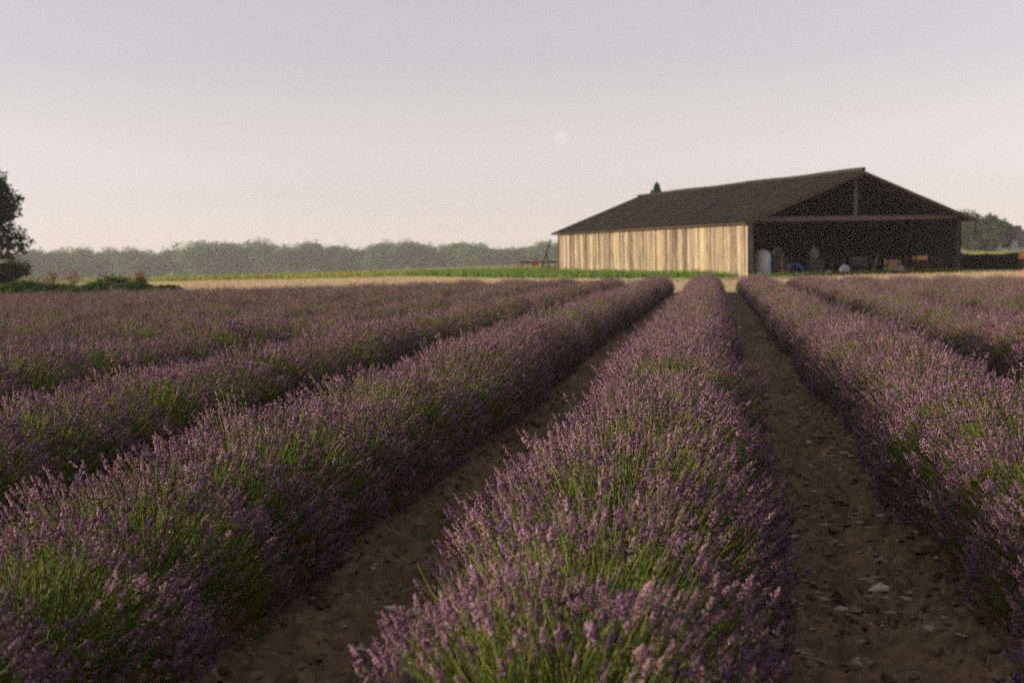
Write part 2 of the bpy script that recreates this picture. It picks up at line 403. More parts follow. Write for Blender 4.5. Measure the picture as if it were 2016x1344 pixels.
    for wi in range(W):
        f = wi/(W-1)
        # the lowest whorl stands a little apart from the rest
        pos = t + ax*(L*((f*.86+.10) if wi else -.18))[:, None]
        prof = (.75 if wi == 0 else 1.0-.55*max(0, f-.35)/.65)
        for bi in range(Bn):
            an = 2*math.pi*(bi+.5*(wi % 2))/Bn + rng.uniform(-.3, .3, n)
            o = p*np.cos(an)[:, None]+q2*np.sin(an)[:, None]
            dd = o*.80+ax*(.55+.5*f)+rng.normal(size=(n, 3))*.28; dd /= np.linalg.norm(dd, axis=1)[:, None]
            l = (rad*prof*1.55*scale**.5*rng.uniform(.5, 1.6, n))[:, None]; wd = (rad*.50*scale*rng.uniform(.8, 1.2, n))[:, None]
            s1 = np.cross(dd, ax); s1 /= np.linalg.norm(s1, axis=1)[:, None]+1e-9; s2 = np.cross(dd, s1)
            c = pos+o*(rad*.12)[:, None]+ax*(L*rng.uniform(-.09, .09, n))[:, None]
            m_ = c+dd*l*.55
            if lod == 2:
                Vs.append(np.stack([c-dd*l*.3, m_+s1*wd, m_-s1*.5*wd+s2*.87*wd, m_-s1*.5*wd-s2*.87*wd], 1))
            else:
                Vs.append(np.stack([c, m_+s1*wd, m_-s1*.5*wd+s2*.87*wd, m_-s1*.5*wd-s2*.87*wd, c+dd*l], 1))
            cc = ch*rng.uniform(.75, 1.2, (n, 1)); op = rng.uniform(0, 1, n) < .14     # open florets are paler
            cc = np.where(op[:, None], cc*np.array([1.30, 1.22, 1.38]), cc); Cs.append(np.repeat(cc[:, None], Vs[-1].shape[1], 1))
    V = np.concatenate([v.reshape(-1, 3) for v in Vs]); C = np.clip(np.concatenate([c.reshape(-1, 3) for c in Cs]), .1, 2.2)
    nv = Vs[0].shape[1]; i = np.arange(len(V)//nv)[:, None, None]*nv
    tri = np.array([[0, 2, 1], [0, 3, 2], [0, 1, 3], [1, 2, 3]]) if lod == 2 else np.array([[0, 2, 1], [0, 3, 2], [0, 1, 3], [4, 1, 2], [4, 2, 3], [4, 3, 1]])
    fl.add(V, (i+tri[None]).reshape(-1, 3), C)
    return st.mesh('lavender_plant', True), fl.mesh('flower_spikes', True)

LAV = {}
for lod, seeds, nst, ng in ((0, (1, 2, 3, 4, 5), 1650, 1500), (1, (11, 12, 13, 14), 1500, 1100), (2, (21, 22, 23), 1100, 600)):
    LAV[lod] = []
    for s in seeds:
        a, b = lavender(s, nst, ng, .505, .53, lod)
        a.materials.append(M['stem']); b.materials.append(M['flower']); LAV[lod].append((a, b))

rnd = random.Random(7)
def put_plant(parent, x, y):
    d = math.hypot(x, y); lod = 0 if d < 6.2 else (1 if d < 17 else 2)
    a, b = rnd.choice(LAV[lod])
    o = bpy.data.objects.new('lavender_plant', a); COL.objects.link(o); o.parent = parent
    o.location = (x-parent.location.x, y-parent.location.y, gz(x, y)+.03)
    s = rnd.uniform(.92, 1.07); o.scale = (s*rnd.uniform(.95, 1.05), s, s*rnd.uniform(.90, 1.10)); o.rotation_euler = (rnd.uniform(-.05, .05), rnd.uniform(-.05, .05), rnd.uniform(0, 6.283))
    f = bpy.data.objects.new('flower_spikes', b); COL.objects.link(f); f.parent = o; f['kind'] = 'stuff'

def in_view(x, y, m=1.3):
    """roughly: could this bush be seen, with a step to either side"""
    fx, fy = -math.sin(YAW), math.cos(YAW)
    dep = x*fx+y*fy; lat = x*fy-y*fx
    return dep > .2 and abs(lat) < dep*.365+m and dep > 1.1

row_labels = {
    0: 'lavender row running from the bottom edge up the middle, left of the soil path',
    1: 'lavender row bordering the right side of the bare soil path',
    2: 'second lavender row right of the soil path, behind a dark slanting furrow',
    3: 'lavender row third to the right of the soil path, ending below the open barn',
    4: 'lavender row fourth to the right of the soil path, ending below the orange table',
    5: 'lavender row fifth to the right of the soil path, ending below the barn corner',
    -1: 'lavender row left of the dark earth furrow that borders the centre row',
    -2: 'second lavender row left of the centre row, with bright green lower flank',
    -3: 'third lavender row left of the centre row',
    -4: 'fourth lavender row left of the centre row',
}
mass = empty('lavender_field', (-12, 36, 0)); tag(mass, 'far lavender at the left where rows merge into one purple mass', 'lavender', kind='stuff')
mass2 = empty('lavender_field', (10, 45, 0)); tag(mass2, 'lavender merging into one mass at the far right below the hedge', 'lavender', kind='stuff')
for k in range(-18, 8):
    xc = ROW0+STEP*k
    if k in row_labels:
        root = empty('lavender_row', (xc, 5, 0)); tag(root, row_labels[k], 'lavender row', 'parallel lavender rows')
    else: root = mass if k < 0 else mass2
    y = (2.75 if k == 0 else .9)+rnd.uniform(0, .3); ye = row_end(xc)
    while y < ye:
        x = xc+rnd.gauss(0, .03)
        if in_view(x, y): put_plant(root, x, y)
        y += rnd.uniform(.62, .86)

# ------------------------------------------------------------------ soil clods, stones, litter
def lump_mesh(name, seed, flat, mat):
    rng = np.random.default_rng(seed)
    t = (1+5**.5)/2
    V = np.array([[-1,t,0],[1,t,0],[-1,-t,0],[1,-t,0],[0,-1,t],[0,1,t],[0,-1,-t],[0,1,-t],[t,0,-1],[t,0,1],[-t,0,-1],[-t,0,1]])/1.9
    F = np.array([[0,11,5],[0,5,1],[0,1,7],[0,7,10],[0,10,11],[1,5,9],[5,11,4],[11,10,2],[10,7,6],[7,1,8],[3,9,4],[3,4,2],[3,2,6],[3,6,8],[3,8,9],[4,9,5],[2,4,11],[6,2,10],[8,6,7],[9,8,1]])
    V = V*(1+rng.uniform(-.45, .40, (12, 1))); V[:, 2] *= flat
    return V, F
def scatter(name, label, cat, n, boxes, smin, smax, flat, mat, seed, tintc):
    rng = np.random.default_rng(seed); mb = MB()
    for i in range(n):
        x0, x1, y0, y1 = boxes[rng.integers(len(boxes))]
        x = rng.uniform(x0, x1); y = y0+(y1-y0)*rng.uniform(0, 1)**1.5
        V, F = lump_mesh('', int(rng.integers(1e6)), flat*rng.uniform(.7, 1.3), None)
        s = smin*(smax/smin)**(rng.uniform(0, 1)**2.6); a = rng.uniform(0, 6.28); c, q = math.cos(a), math.sin(a)
        V = V*s*np.array([1.25, .85, 1]); V = V@np.array([[c, q, 0], [-q, c, 0], [0, 0, 1]])
        mb.add(V+np.array([x, y, ground_z(x, y)+s*flat*.15]), F, np.array(tintc)*rng.uniform(.6, 1.35))
    return tag(mb.build(name, mat, smooth=False), label, cat, kind='stuff')
def ground_z(x, y):
    i = min(max(np.searchsorted(gx, x)-1, 0), nx-2); j = min(max(np.searchsorted(gy, y)-1, 0), ny-2)
    fx = (x-gx[i])/(gx[i+1]-gx[i]); fy = (y-gy[j])/(gy[j+1]-gy[j])
    return float((Z[j, i]*(1-fx)+Z[j, i+1]*fx)*(1-fy)+(Z[j+1, i]*(1-fx)+Z[j+1, i+1]*fx)*fy)
paths = [(.05, 1.0, 3.2, 14), (.1, 1.0, 5, 36), (-1.75, -.7, 3.2, 14)]
scatter('soil_clods', 'brown crumbly clods of earth on the bare paths between rows', 'soil', 8000, paths, .004, .028, .55, M['clod'], 51, (1, 1, 1))
scatter('earth_lumps', 'larger broken lumps of brown earth on the bare paths', 'soil', 420, paths, .018, .060, .55, M['clod'], 57, (.85, .82, .8))
scatter('gravel', 'small pale stones strewn over the bare soil paths', 'gravel', 3000, paths, .006, .032, .35, M['stone'], 52, (1, .95, .88))
rng = np.random.default_rng(53); mb = MB()
for x0, x1, y0, y1 in paths:          # dry stalk litter
    n = 700; P0 = np.stack([rng.uniform(x0, x1, n), y0+(y1-y0)*rng.uniform(0, 1, n)**1.5], 1)
    for x, y in P0:
        a = rng.uniform(0, 6.28); l = rng.uniform(.02, .09); z = ground_z(x, y)+.006
        d = np.array([math.cos(a)*l, math.sin(a)*l, rng.uniform(-.1, .25)*l]); s = np.array([-math.sin(a), math.cos(a), 0])*.0016
        mb.add(np.array([[x, y, z]-s, [x, y, z]+s, np.array([x, y, z])+d+s, np.array([x, y, z])+d-s]), [[0, 1, 2, 3]], np.array([.55, .5, .45])*rng.uniform(.5, 1.4))
tag(mb.build('stalk_litter', M['straw']), 'dry broken stalks littering the soil paths', 'litter', kind='stuff')
stones = [(-1.13, 5.15, .050, 'pale flat stone lying in the dark furrow left of the centre row'),
          (-1.22, 5.20, .030, 'small pale stone just left of the flat stone in the dark furrow'),
          (.62, 5.62, .040, 'pale rounded stone on the soil path beside the right hand row'),
          (.45, 5.35, .032, 'buff stone in the middle of the soil path'),
          (.40, 15.5, .075, 'dark lump standing far up the soil path near its left side')]
for i, (x, y, s, lab) in enumerate(stones):
    V, F = lump_mesh('', 900+i, .55 if i < 4 else .8, None)
    mb = MB().add(V*s*np.array([1.3, .9, 1]), F, (1.5, 1.45, 1.35) if i < 4 else (.3, .28, .25))
    o = mb.build('stone', M['stone'], smooth=True, loc=(x, y, ground_z(x, y)+s*.15)); tag(o, lab, 'stone', 'larger stones on the paths')

# ------------------------------------------------------------------ grass, stubble, crop
rng = np.random.default_rng(61)
def strew(n, poly):
    poly = np.array(poly); lo = poly.min(0); hi = poly.max(0); out = []
    while len(out) < n:
        q = rng.uniform(lo, hi, (n*2, 2)); ins = np.zeros(len(q), bool); j = len(poly)-1
        for i in range(len(poly)):
            xi, yi = poly[i]; xj, yj = poly[j]
            ins ^= ((yi > q[:, 1]) != (yj > q[:, 1])) & (q[:, 0] < (xj-xi)*(q[:, 1]-yi)/(yj-yi+1e-12)+xi); j = i
        out += list(q[ins])
    q = np.array(out[:n]); return np.stack([q[:, 0], q[:, 1], land(q[:, 0], q[:, 1])-.02], 1)
bank = [(1.2, 76.2), (-1.0, 76.6), (-6.2, 80.5), (-13.7, 89.5), (-18.6, 98), (-24, 108), (-26, 125), (-14, 118), (-11.6, 105)]
P = strew(26000, bank); n = len(P); hgt = .18+.26*np.clip(.5+1.6*fbm(P[:, 0]*.5, P[:, 1]*.5, 3, 71), 0, 1)
mb = MB(); blades(mb, P, hgt*rng.uniform(.6, 1.3, n), .05, .5, rng, rng.uniform(.7, 1.35, (n, 1))*np.stack([rng.uniform(.8, 1.3, n), np.ones(n), np.ones(n)], 1))
tag(mb.build('grass', M['grass']), 'bright green grass bank along the plank wall of the barn', 'grass', kind='stuff')
stub = [(-40, 52), (-26, 45), (-8, 54), (1, 54), (10, 54), (22, 54), (26, 84), (13.5, 80), (1.7, 75), (-1.0, 75), (-6.2, 79), (-13.7, 87), (-20, 98), (-36, 95)]
P = strew(30000, stub); n = len(P)
mb = MB(); blades(mb, P, rng.uniform(.03, .13, n), .022, .8, rng, rng.uniform(.7, 1.25, (n, 1))*np.array([[1, 1, 1]]))
tag(mb.build('straw_stubble', M['straw']), 'sunlit straw coloured stubble between the lavender and the barn', 'stubble', kind='stuff')
crop = [(-40, 99), (-27, 101), (-20, 112), (-26, 128), (-14, 150), (-30, 230), (-110, 230)]
P = strew(26000, crop); n = len(P)
mb = MB(); blades(mb, P, rng.uniform(.15, .42, n), .09, .5, rng, rng.uniform(.7, 1.3, (n, 1))*np.array([[1, 1, 1]]))
crop_r = [(15, 90), (24, 90), (110, 300), (30, 300)]
P = strew(12000, crop_r); n = len(P)
blades(mb, P, rng.uniform(.1, .3, n), .09, .5, rng, rng.uniform(.7, 1.3, (n, 1))*np.array([[1.05, 1, .9]]))
tag(mb.build('crop_field', M['crop']), 'yellow green crop field in front of the distant trees', 'crop', kind='stuff')
thr = [(2.0, 75.2), (13.4, 80.6), (13.2, 81.4), (1.8, 76.2)]
P = strew(2600, thr); n = len(P)
mb = MB(); blades(mb, P, rng.uniform(.05, .30, n), .03, .7, rng, rng.uniform(.6, 1.2, (n, 1))*np.array([[1.3, 1, .8]]))
tag(mb.build('weeds', M['grass']), 'low weeds along the threshold of the open barn front', 'weeds', kind='stuff')

# ------------------------------------------------------------------ barn
BA, BW, BL = 0.4375, 12.97, 30.9
barn = empty('barn', (1.75, 76.35, -.17), BA)
tag(barn, 'long timber barn with open gable front, sunlit plank side wall and dark roof', 'barn')
HW, HA, OE, OF, OB = 3.08, 5.57, .55, .75, .25       # wall plate, ridge, eave, front and back overhangs
SL = (HA-HW)/(BW/2); PA = math.atan(SL)
rb = random.Random(3)
bmesh_ = []
for s in range(4):
    r_ = np.random.default_rng(200+s); m = MB().box((0, 0, .5), (1, 1, 1)); V = m.V[0]
    V[4:, 0] += r_.uniform(-.04, .04); V[4:, 2] += r_.uniform(-.01, .01, 4); V[:4, 0] += r_.uniform(-.03, .03)
    bmesh_.append(m.mesh('board')); bmesh_[-1].materials.append(M['board'])
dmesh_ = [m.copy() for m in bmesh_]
for m in dmesh_: m.materials[0] = M['board_shaded']
def board(parent, meshes, loc, dims, rz):
    o = bpy.data.objects.new('board', rb.choice(meshes)); COL.objects.link(o); o.parent = parent
    o.location = loc; o.scale = dims; o.rotation_euler = (rb.uniform(-.008, .008), rb.uniform(-.010, .010), rz); return o
# left wall: rails and posts, then the planks outside them
fr = MB()
for z in (.35, 1.6, 2.75): fr.beam((.12, .1, z), (.12, BL-.1, z), .10, .14)
for i in range(8): fr.beam((.22, .1+i*(BL-.2)/7, -.1), (.22, .1+i*(BL-.2)/7, HW-.1), .18, .18)
wl = fr.build('side_wall', M['timber'], barn)
y = .0
while y < BL-.1:
    wd = min(rb.choice((.16, .2, .24, .3, .36, .42)), BL-y)
    board(wl, bmesh_, (-.03+rb.uniform(-.05, .02), y+wd/2, -.15+(zb_ := rb.uniform(-.05, .10))), (.028, wd*rb.uniform(.86, 1.06), HW-.15+.15-zb_-rb.uniform(0, .03)), 0)
    y += wd
y = .3
while y < BL-.3:                      # a few cover battens
    board(wl, bmesh_, (-.075, y, -.1), (.03, .07, HW-.10-rb.uniform(0, .1)), 0); y += rb.uniform(.5, 1.9)
# right wall
fr = MB()
for z in (.35, 1.6, 2.75): fr.beam((BW-.12, .1, z), (BW-.12, BL-.1, z), .10, .14)
for i in range(8): fr.beam((BW-.22, .1+i*(BL-.2)/7, -.1), (BW-.22, .1+i*(BL-.2)/7, HW-.1), .18, .18)
wr = fr.build('side_wall', M['board_shaded'], barn); y = 0
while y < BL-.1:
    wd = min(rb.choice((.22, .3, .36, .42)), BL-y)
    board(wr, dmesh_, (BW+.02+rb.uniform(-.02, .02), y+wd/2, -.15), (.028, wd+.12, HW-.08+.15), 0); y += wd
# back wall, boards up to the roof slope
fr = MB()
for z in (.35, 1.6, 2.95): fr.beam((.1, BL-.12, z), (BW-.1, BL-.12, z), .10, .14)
wb = fr.build('end_wall', M['board_shaded'], barn); x = 0
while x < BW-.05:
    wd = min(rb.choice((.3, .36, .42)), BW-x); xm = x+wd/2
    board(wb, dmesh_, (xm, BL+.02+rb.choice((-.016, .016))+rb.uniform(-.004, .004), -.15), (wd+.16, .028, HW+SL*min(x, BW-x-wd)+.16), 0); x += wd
# frames: posts, tie beams, king posts, rafters
for i in range(6):
    yy = .12+i*(BL-.5)/5; fr = MB()
    for px_ in (.15, BW-.15): fr.beam((px_, yy, -.15), (px_, yy, HW-.02), .2, .2)
    fr.beam((.2, yy, HW-.05), (BW-.2, yy, HW-.05), .16, .24)
    fr.beam((BW/2, yy+.001, HW+.08), (BW/2, yy+.001, HA-.2), .16, .16)
    fr.build('truss', M['timber'] if i == 0 else M['board_shaded'], barn)  # front truss keeps the paler timber, those behind take the shade-darkened colour
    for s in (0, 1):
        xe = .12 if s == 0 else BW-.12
        MB().beam((xe, yy+.004, HW+SL*.12-.26), (BW/2-.001*s, yy+.004+.003*s, HA-.26), .13, .18).build('rafter', M['board_shaded'], barn)
for j in range(7):                    # purlins carry the sheets
    for s in (0, 1):
        d = (j+.15)/6.3*(BW/2+OE-.1); xx = -OE+.08+d if s == 0 else BW+OE-.08-d; zz = HW+SL*((xx) if s == 0 else (BW-xx))-.15
        MB().beam((xx, -OF+.05, zz), (xx, BL+OB-.05, zz), .08, .09).build('purlin', M['board_shaded'], barn)
# roof: overlapping corrugated sheets
rf = MB()
rf.tube(np.array([[BW/2+.02*math.sin(q*2.1), -OF-.03+q*(BL+OF+OB+.06)/14, HA+.035+.025*math.sin(q*1.3+.5)] for q in range(15)]), .11, 8)
roof = rf.build('roof', M['roofing'], barn, True)
slope_len = (BW/2+OE)/math.cos(PA); NR = 4; NS = 27
sw = (BL+OF+OB)/NS; sl = slope_len/NR
nu = 25; uu = np.linspace(0, 1, nu); wv = .022*np.sin(uu*2*math.pi*6)
sheet = MB()
for zt in (0, -.012):
    V = np.concatenate([np.stack([np.full(nu, a), uu*(sw+.008), wv+zt], 1) for a in (0, (sl+.012)/2, sl+.012)])
    i = np.arange(nu-1); F = np.concatenate([np.stack([i+q*nu, i+1+q*nu, i+1+(q+1)*nu, i+(q+1)*nu], 1) for q in (0, 1)])
    sheet.add(V, F if zt == 0 else F[:, ::-1])
i = np.arange(nu-1)
e = [np.stack([i, i+1, i+1+3*nu, i+3*nu], 1)[:, ::-1], np.stack([i+2*nu, i+1+2*nu, i+1+5*nu, i+5*nu], 1)]
for q in e: sheet.F.append(q)
sheet_me = sheet.mesh('roof_sheet', False); sheet_me.materials.append(M['roofing'])
for s in (0, 1):
    for r_ in range(NR):
        for c_ in range(NS):
            d = r_*sl; x0 = -OE+d*math.cos(PA); z0 = HW-SL*OE+d*math.sin(PA)
            yy = -OF+c_*sw; sag = -.05*math.sin(math.pi*(c_+.5)/NS*3+.6) + .006*math.sin(c_*2.3)
            o = bpy.data.objects.new('roof_sheet', sheet_me); COL.objects.link(o); o.parent = roof
            lift = .0035*(c_ % 2) + .0012*(r_ % 2)
            if s == 0:
                o.location = (x0, yy, z0+sag*.6+lift); o.rotation_euler = (rb.uniform(-.006, .006), -PA, 0)
            else:
                o.location = (BW-x0, yy+sw+.008, z0+sag*.6+lift); o.rotation_euler = (rb.uniform(-.006, .006), -PA, math.pi)
# verge boards on the front gable and the eave edge
for s in (0, 1):
    a = (-OE+.02, -OF-.035, HW-SL*OE-.13) if s == 0 else (BW+OE-.02, -OF-.035, HW-SL*OE-.13)
    MB().beam(a, (BW/2, -OF-.035, HA-.12), .035, .15).build('verge_board', M['verge'], barn)
MB().beam((-OE+.03, -OF, HW-SL*OE-.045), (-OE+.03, BL+OB, HW-SL*OE-.045), .03, .07).build('eave_board', M['verge'], barn)

# ------------------------------------------------------------------ things in and around the barn
BM = Matrix.Translation(barn.location) @ Matrix.Rotation(BA, 4, 'Z')
def inb(lx, ly, z=0.0): return tuple(BM @ Vector((lx, ly, z)))
def barn_thing(name, lx, ly, label, cat, rz=0.0, group=None, z=0.0):
    x, y, zz = inb(lx, ly); return tag(empty(name, (x, y, gz(x, y)+z), BA+rz), label, cat, group)

t = barn_thing('storage_tank', 1.35, 1.0, 'tall pale grey plastic tank with rounded top just inside the barn front', 'tank')
pr = [(.0, 0), (.40, 0), (.44, .05)]
for q in range(6): pr += [(.45, .12+q*.17), (.43, .20+q*.17)]
pr += [(.43, 1.16), (.36, 1.30), (.22, 1.40), (.0, 1.43)]
MB().lathe(pr, 20).build('body', M['pale_plastic'], t, True)
MB().lathe([(0, 1.40), (.11, 1.40), (.11, 1.47), (0, 1.48)], 12).build('lid', M['slate'], t, True)
t = barn_thing('storage_tank', .72, 1.35, 'dim grey plastic tank half hidden behind the tall pale one', 'tank')
MB().lathe([(0, 0), (.33, 0), (.36, .05), (.36, .95), (.28, 1.12), (.12, 1.2), (0, 1.2)], 18).build('body', M['slate'], t, True)
MB().lathe([(0, 1.19), (.09, 1.19), (.09, 1.25), (0, 1.26)], 12).build('lid', M['slate'], t, True)
t = barn_thing('pipe_frame', 3.15, .7, 'blue bent pipe frame standing on the ground inside the barn front', 'frame')
a = np.linspace(0, math.pi, 13)
MB().tube(np.concatenate([[[-.48, 0, 0]], np.stack([-.46*np.cos(a), 0*a, .22+.40*np.sin(a)-.06*np.cos(a)*-1], 1), [[.52, 0, 0]]]), .075, 8).build('hoop', M['blue_paint'], t, True)
MB().tube([[-.30, .45, 0], [-.28, .42, .35], [.30, .42, .40], [.36, .45, 0]], .04, 8).build('rear_hoop', M['blue_paint'], t, True)
MB().beam((-.25, .0, .52), (-.25, .42, .36), .05, .05).build('crossbar', M['blue_paint'], t)
t = barn_thing('post', 2.72, 1.5, 'short brown post with a knobbed top behind the blue pipe frame', 'post')
MB().tube([[0, 0, 0], [.02, 0, .5], [.06, 0, 1.0]], [.08, .07, .06], 8).build('shaft', M['crate'], t, True)
MB().lathe([(0, .98), (.10, 1.0), (.11, 1.08), (.05, 1.15), (0, 1.15)], 10, (.06, 0, 0)).build('cap', M['crate'], t, True)
def bucket(lx, ly, s, mat, label):
    t = barn_thing('bucket', lx, ly, label, 'bucket', group='small coloured buckets at the barn front')
    MB().lathe([(0, 0), (.10*s, 0), (.14*s, .30*s), (.155*s, .30*s), (.155*s, .325*s), (.13*s, .325*s), (.095*s, .03*s), (0, .03*s)], 14).build('body', mat, t, True)
    a = np.linspace(0, math.pi, 9); MB().tube(np.stack([.14*s*np.cos(a), 0*a+.01, .30*s+.12*s*np.sin(a)], 1), .006, 5).build('handle', M['iron'], t)
bucket(2.10, .2, .95, M['orange_plastic'], 'orange bucket beside the tall pale tank')
bucket(2.38, .35, .80, M['red_paint'], 'dull red bucket next to the orange one')
bucket(1.35, -.1, .42, M['orange_plastic'], 'tiny orange pot at the foot of the tall pale tank')
bucket(.85, -.1, .42, M['orange_plastic'], 'tiny orange pot nearest the plank wall corner')
bucket(10.05, .2, .85, M['red_paint'], 'bright red bucket left of the orange topped table')
def sack(lx, ly, sx, sz, mat, label, z=0.0, rz=0.0):
    t = barn_thing('sack', lx, ly, label, 'sack', rz, 'sacks stored in the barn', z)
    rr = np.random.default_rng(int(lx*100)); n_ = 14; b = MB()
    pr = [(0, 0), (.42, .0), (.52, .15), (.55, .4), (.48, .68), (.28, .85), (.12, .92), (.16, 1.0), (0, .99)]
    b.lathe([(p[0]*sx, p[1]*sz) for p in pr], n_); V = b.V[0]; V[:, :2] *= 1+rr.uniform(-.07, .07, (len(V), 1)); V[:, 1] *= .8
    b.build('bag', mat, t, True)
    a = np.linspace(0, 2*math.pi, 11); MB().tube(np.stack([.13*sx*np.cos(a), .11*sx*np.sin(a), 0*a+.915*sz], 1), .012, 5, cap=False).build('tie', M['rust'], t)
def crate(lx, ly, w_, d_, h_, mat, label, z=0.0, rz=0.0):
    t = barn_thing('crate', lx, ly, label, 'crate', rz, 'wooden crates in the barn', z)
    for sx in (-1, 1):
        for sy in (-1, 1): MB().box((sx*(w_/2-.035), sy*(d_/2-.035), h_/2), (.05, .05, h_)).build('corner_post', mat, t)
    for q in range(3):
        zc = h_*(q+.5)/3
        for sy in (-1, 1): MB().box((0, sy*(d_/2), zc), (w_, .02, h_*.26)).build('slat', mat, t)
        for sx in (-1, 1): MB().box((sx*(w_/2+.005), 0, zc), (.02, d_-.03, h_*.26)).build('slat', mat, t)
    MB().box((0, 0, .02), (w_-.06, d_-.06, .02)).build('bottom', mat, t)
crate(4.35, 5.0, .95, .7, .95, M['timber'], 'tall grey crate deep in the barn under a dim sack')
sack(4.35, 5.0, .62, .62, M['sack'], 'dim grey sack on top of the tall crate', .97)
crate(6.1, 4.0, .9, .7, .85, M['timber'], 'grey crate deep in the barn under the paler sack')
sack(6.1, 4.0, .55, .70, M['white_sack'], 'pale sack on the crate near the middle of the barn', .87)
sack(5.15, .7, .32, .30, M['white_sack'], 'small white sack lying at the threshold right of the blue frame')
sack(6.9, 2.0, .55, .55, M['pale_plastic'], 'bluish white sack on the floor in the middle of the barn')
crate(7.7, 2.4, .9, .6, .5, M['board_shaded'], 'low dark crate in the middle of the barn floor')
crate(8.45, 3.2, .8, .6, .95, M['timber'], 'tall dim crate behind the leaning plank')
t = barn_thing('leaning_plank', 8.45, 1.1, 'weathered plank propped at a slant against the tall dim crate', 'plank')
MB().beam((-.32, 0, 0), (.30, .55, .98), .14, .035).build('board', M['timber'], t)
MB().box((-.34, -.02, .02), (.16, .16, .05)).build('foot_block', M['timber'], t)
crate(9.1, .9, .55, .5, .42, M['crate'], 'brown slatted crate at the right of the barn opening')
crate(9.1, .9, .45, .4, .30, M['crate'], 'smaller brown crate stacked on the slatted crate', .435, .2)
crate(9.62, 1.3, .5, .5, .72, M['crate'], 'tan crate standing behind the white sack')
sack(9.62, .75, .52, .46, M['white_sack'], 'white sack in front of the tan crate')
t = barn_thing('table', 11.0, .9, 'small stand with an orange tan box top on thin legs', 'table')
MB().box((0, 0, .80), (.68, .5, .26)).build('top', M['orange_plastic'] if False else M['crate'], t)
MB().box((0, -.256, .80), (.62, .012, .20)).build('front_panel', material('ochre', (.52, .26, .08), .7, .2, 5), t)
for sx in (-1, 1):
    for sy in (-1, 1): MB().beam((sx*.30, sy*.2, 0), (sx*.27, sy*.18, .68), .05, .05).build('leg', M['timber'], t)
def spoked_wheel(t, c, r_, mat):
    a = np.linspace(0, 2*math.pi, 21); wh = MB().tube(np.stack([c[0]+r_*np.cos(a), 0*a+c[1], c[2]+r_*np.sin(a)], 1), .045*r_/.4, 6, cap=False).build('wheel', mat, t)
    s = MB()
    for q in range(6): s.beam((c[0], c[1], c[2]), (c[0]+r_*.97*math.cos(q*math.pi/3), c[1], c[2]+r_*.97*math.sin(q*math.pi/3)), .02, .02)
    s.build('spokes', mat, wh)
t = barn_thing('hand_cart', 12.1, 1.0, 'dark two wheeled hand cart beside the right wall of the barn', 'cart', .3)
MB().box((0, 0, .45), (1.0, .6, .06)).build('bed', M['board_shaded'], t)
for sy in (-1, 1):
    MB().box((0, sy*.29, .60), (1.0, .03, .24)).build('side_board', M['board_shaded'], t)
    spoked_wheel(t, (0, sy*.38, .34), .32, M['iron'])
    MB().tube([[.45, sy*.22, .45], [1.0, sy*.18, .68]], .02, 6).build('handle', M['timber'], t)
MB().tube([[0, -.4, .34], [0, .4, .34]], .02, 6).build('axle', M['iron'], t)

# implement and slanting beam behind the far end of the plank wall
def ray_x(px, y): return y*math.tan(math.atan((px-1008)/2800.0)-YAW)
def hor(px): return 500.0-.0198*(px-1008)
def z_at(px, py, y): return CAM_H-(py-hor(px))*y*1.0/2800.0/math.cos(math.atan((px-1008)/2800.0)-YAW)*math.cos(math.atan((px-1008)/2800.0))
y = 106.0; x = ray_x(1066, y)
t = tag(empty('harrow', (x, y, gz(x, y)+.28), .1), 'dark rusty farm implement left of the far end of the barn', 'implement')
MB().beam((-1.5, 0, .55), (1.3, 0, .55), .10, .10).beam((-1.5, .9, .55), (1.3, .9, .55), .10, .10).beam((-1.4, -.05, .56), (-1.4, .95, .56), .09, .09).beam((1.2, -.05, .56), (1.2, .95, .56), .09, .09).build('frame', M['iron'], t)
for q in range(7):
    xx = -1.35+q*.42; MB().tube([[xx, .02, .52], [xx, -.10, .28], [xx, .06, -.1], [xx, .20, -.3]], [.03, .03, .028, .012], 5).build('tine', M['rust'], t)
MB().add(np.array([[-.62, -.1, .3], [-.05, -.1, .3], [-.33, -.1, .98], [-.62, .0, .3], [-.05, .0, .3], [-.33, .0, .98]]), [[0, 1, 4, 3], [1, 2, 5, 4], [2, 0, 3, 5]]).add(np.array([[-.62, -.1, .3], [-.05, -.1, .3], [-.33, -.1, .98], [-.62, .0, .3], [-.05, .0, .3], [-.33, .0, .98]]), [[2, 1, 0], [3, 4, 5]]).build('hitch', M['rust'], t)
spoked_wheel(t, (.75, -.12, .32), .36, M['iron']); spoked_wheel(t, (-1.25, -.12, .32), .34, M['iron'])
y = 107.0; x0 = ray_x(1064, y); x1 = ray_x(1087, y)
t = tag(empty('slanting_beam', (x0, y, gz(x0, y))), 'pale wooden beam slanting up beside the far end of the barn', 'beam')
MB().beam((0, 0, -.2), (x1-x0, .2, z_at(1087, 473, y)-gz(x0, y)), .13, .13).build('beam', M['board'], t)
MB().beam((x1-x0-.15, .2, -.2), ((x1-x0)*.66, .13, (z_at(1087, 473, y)-gz(x0, y))*.62), .08, .08).build('prop', M['timber'], t)
for px_, hh, lab in ((917, .62, 'leftmost short rusty stake in the far crop field'), (929, .40, 'low rusty stub beside the leftmost stake in the far field'), (1021, .70, 'short rusty stake near the dark implement in the far field')):
    y = 112.0; x = ray_x(px_, y); t = tag(empty('stake', (x, y, gz(x, y))), lab, 'stake', 'stakes in the far field')
    MB().tube([[0, 0, -.2], [.03, 0, hh+.3]], [.05, .04], 6).build('shaft', M['rust'], t)
    MB().box((.03, 0, hh+.32), (.16, .05, .10)).build('head', M['rust'], t)

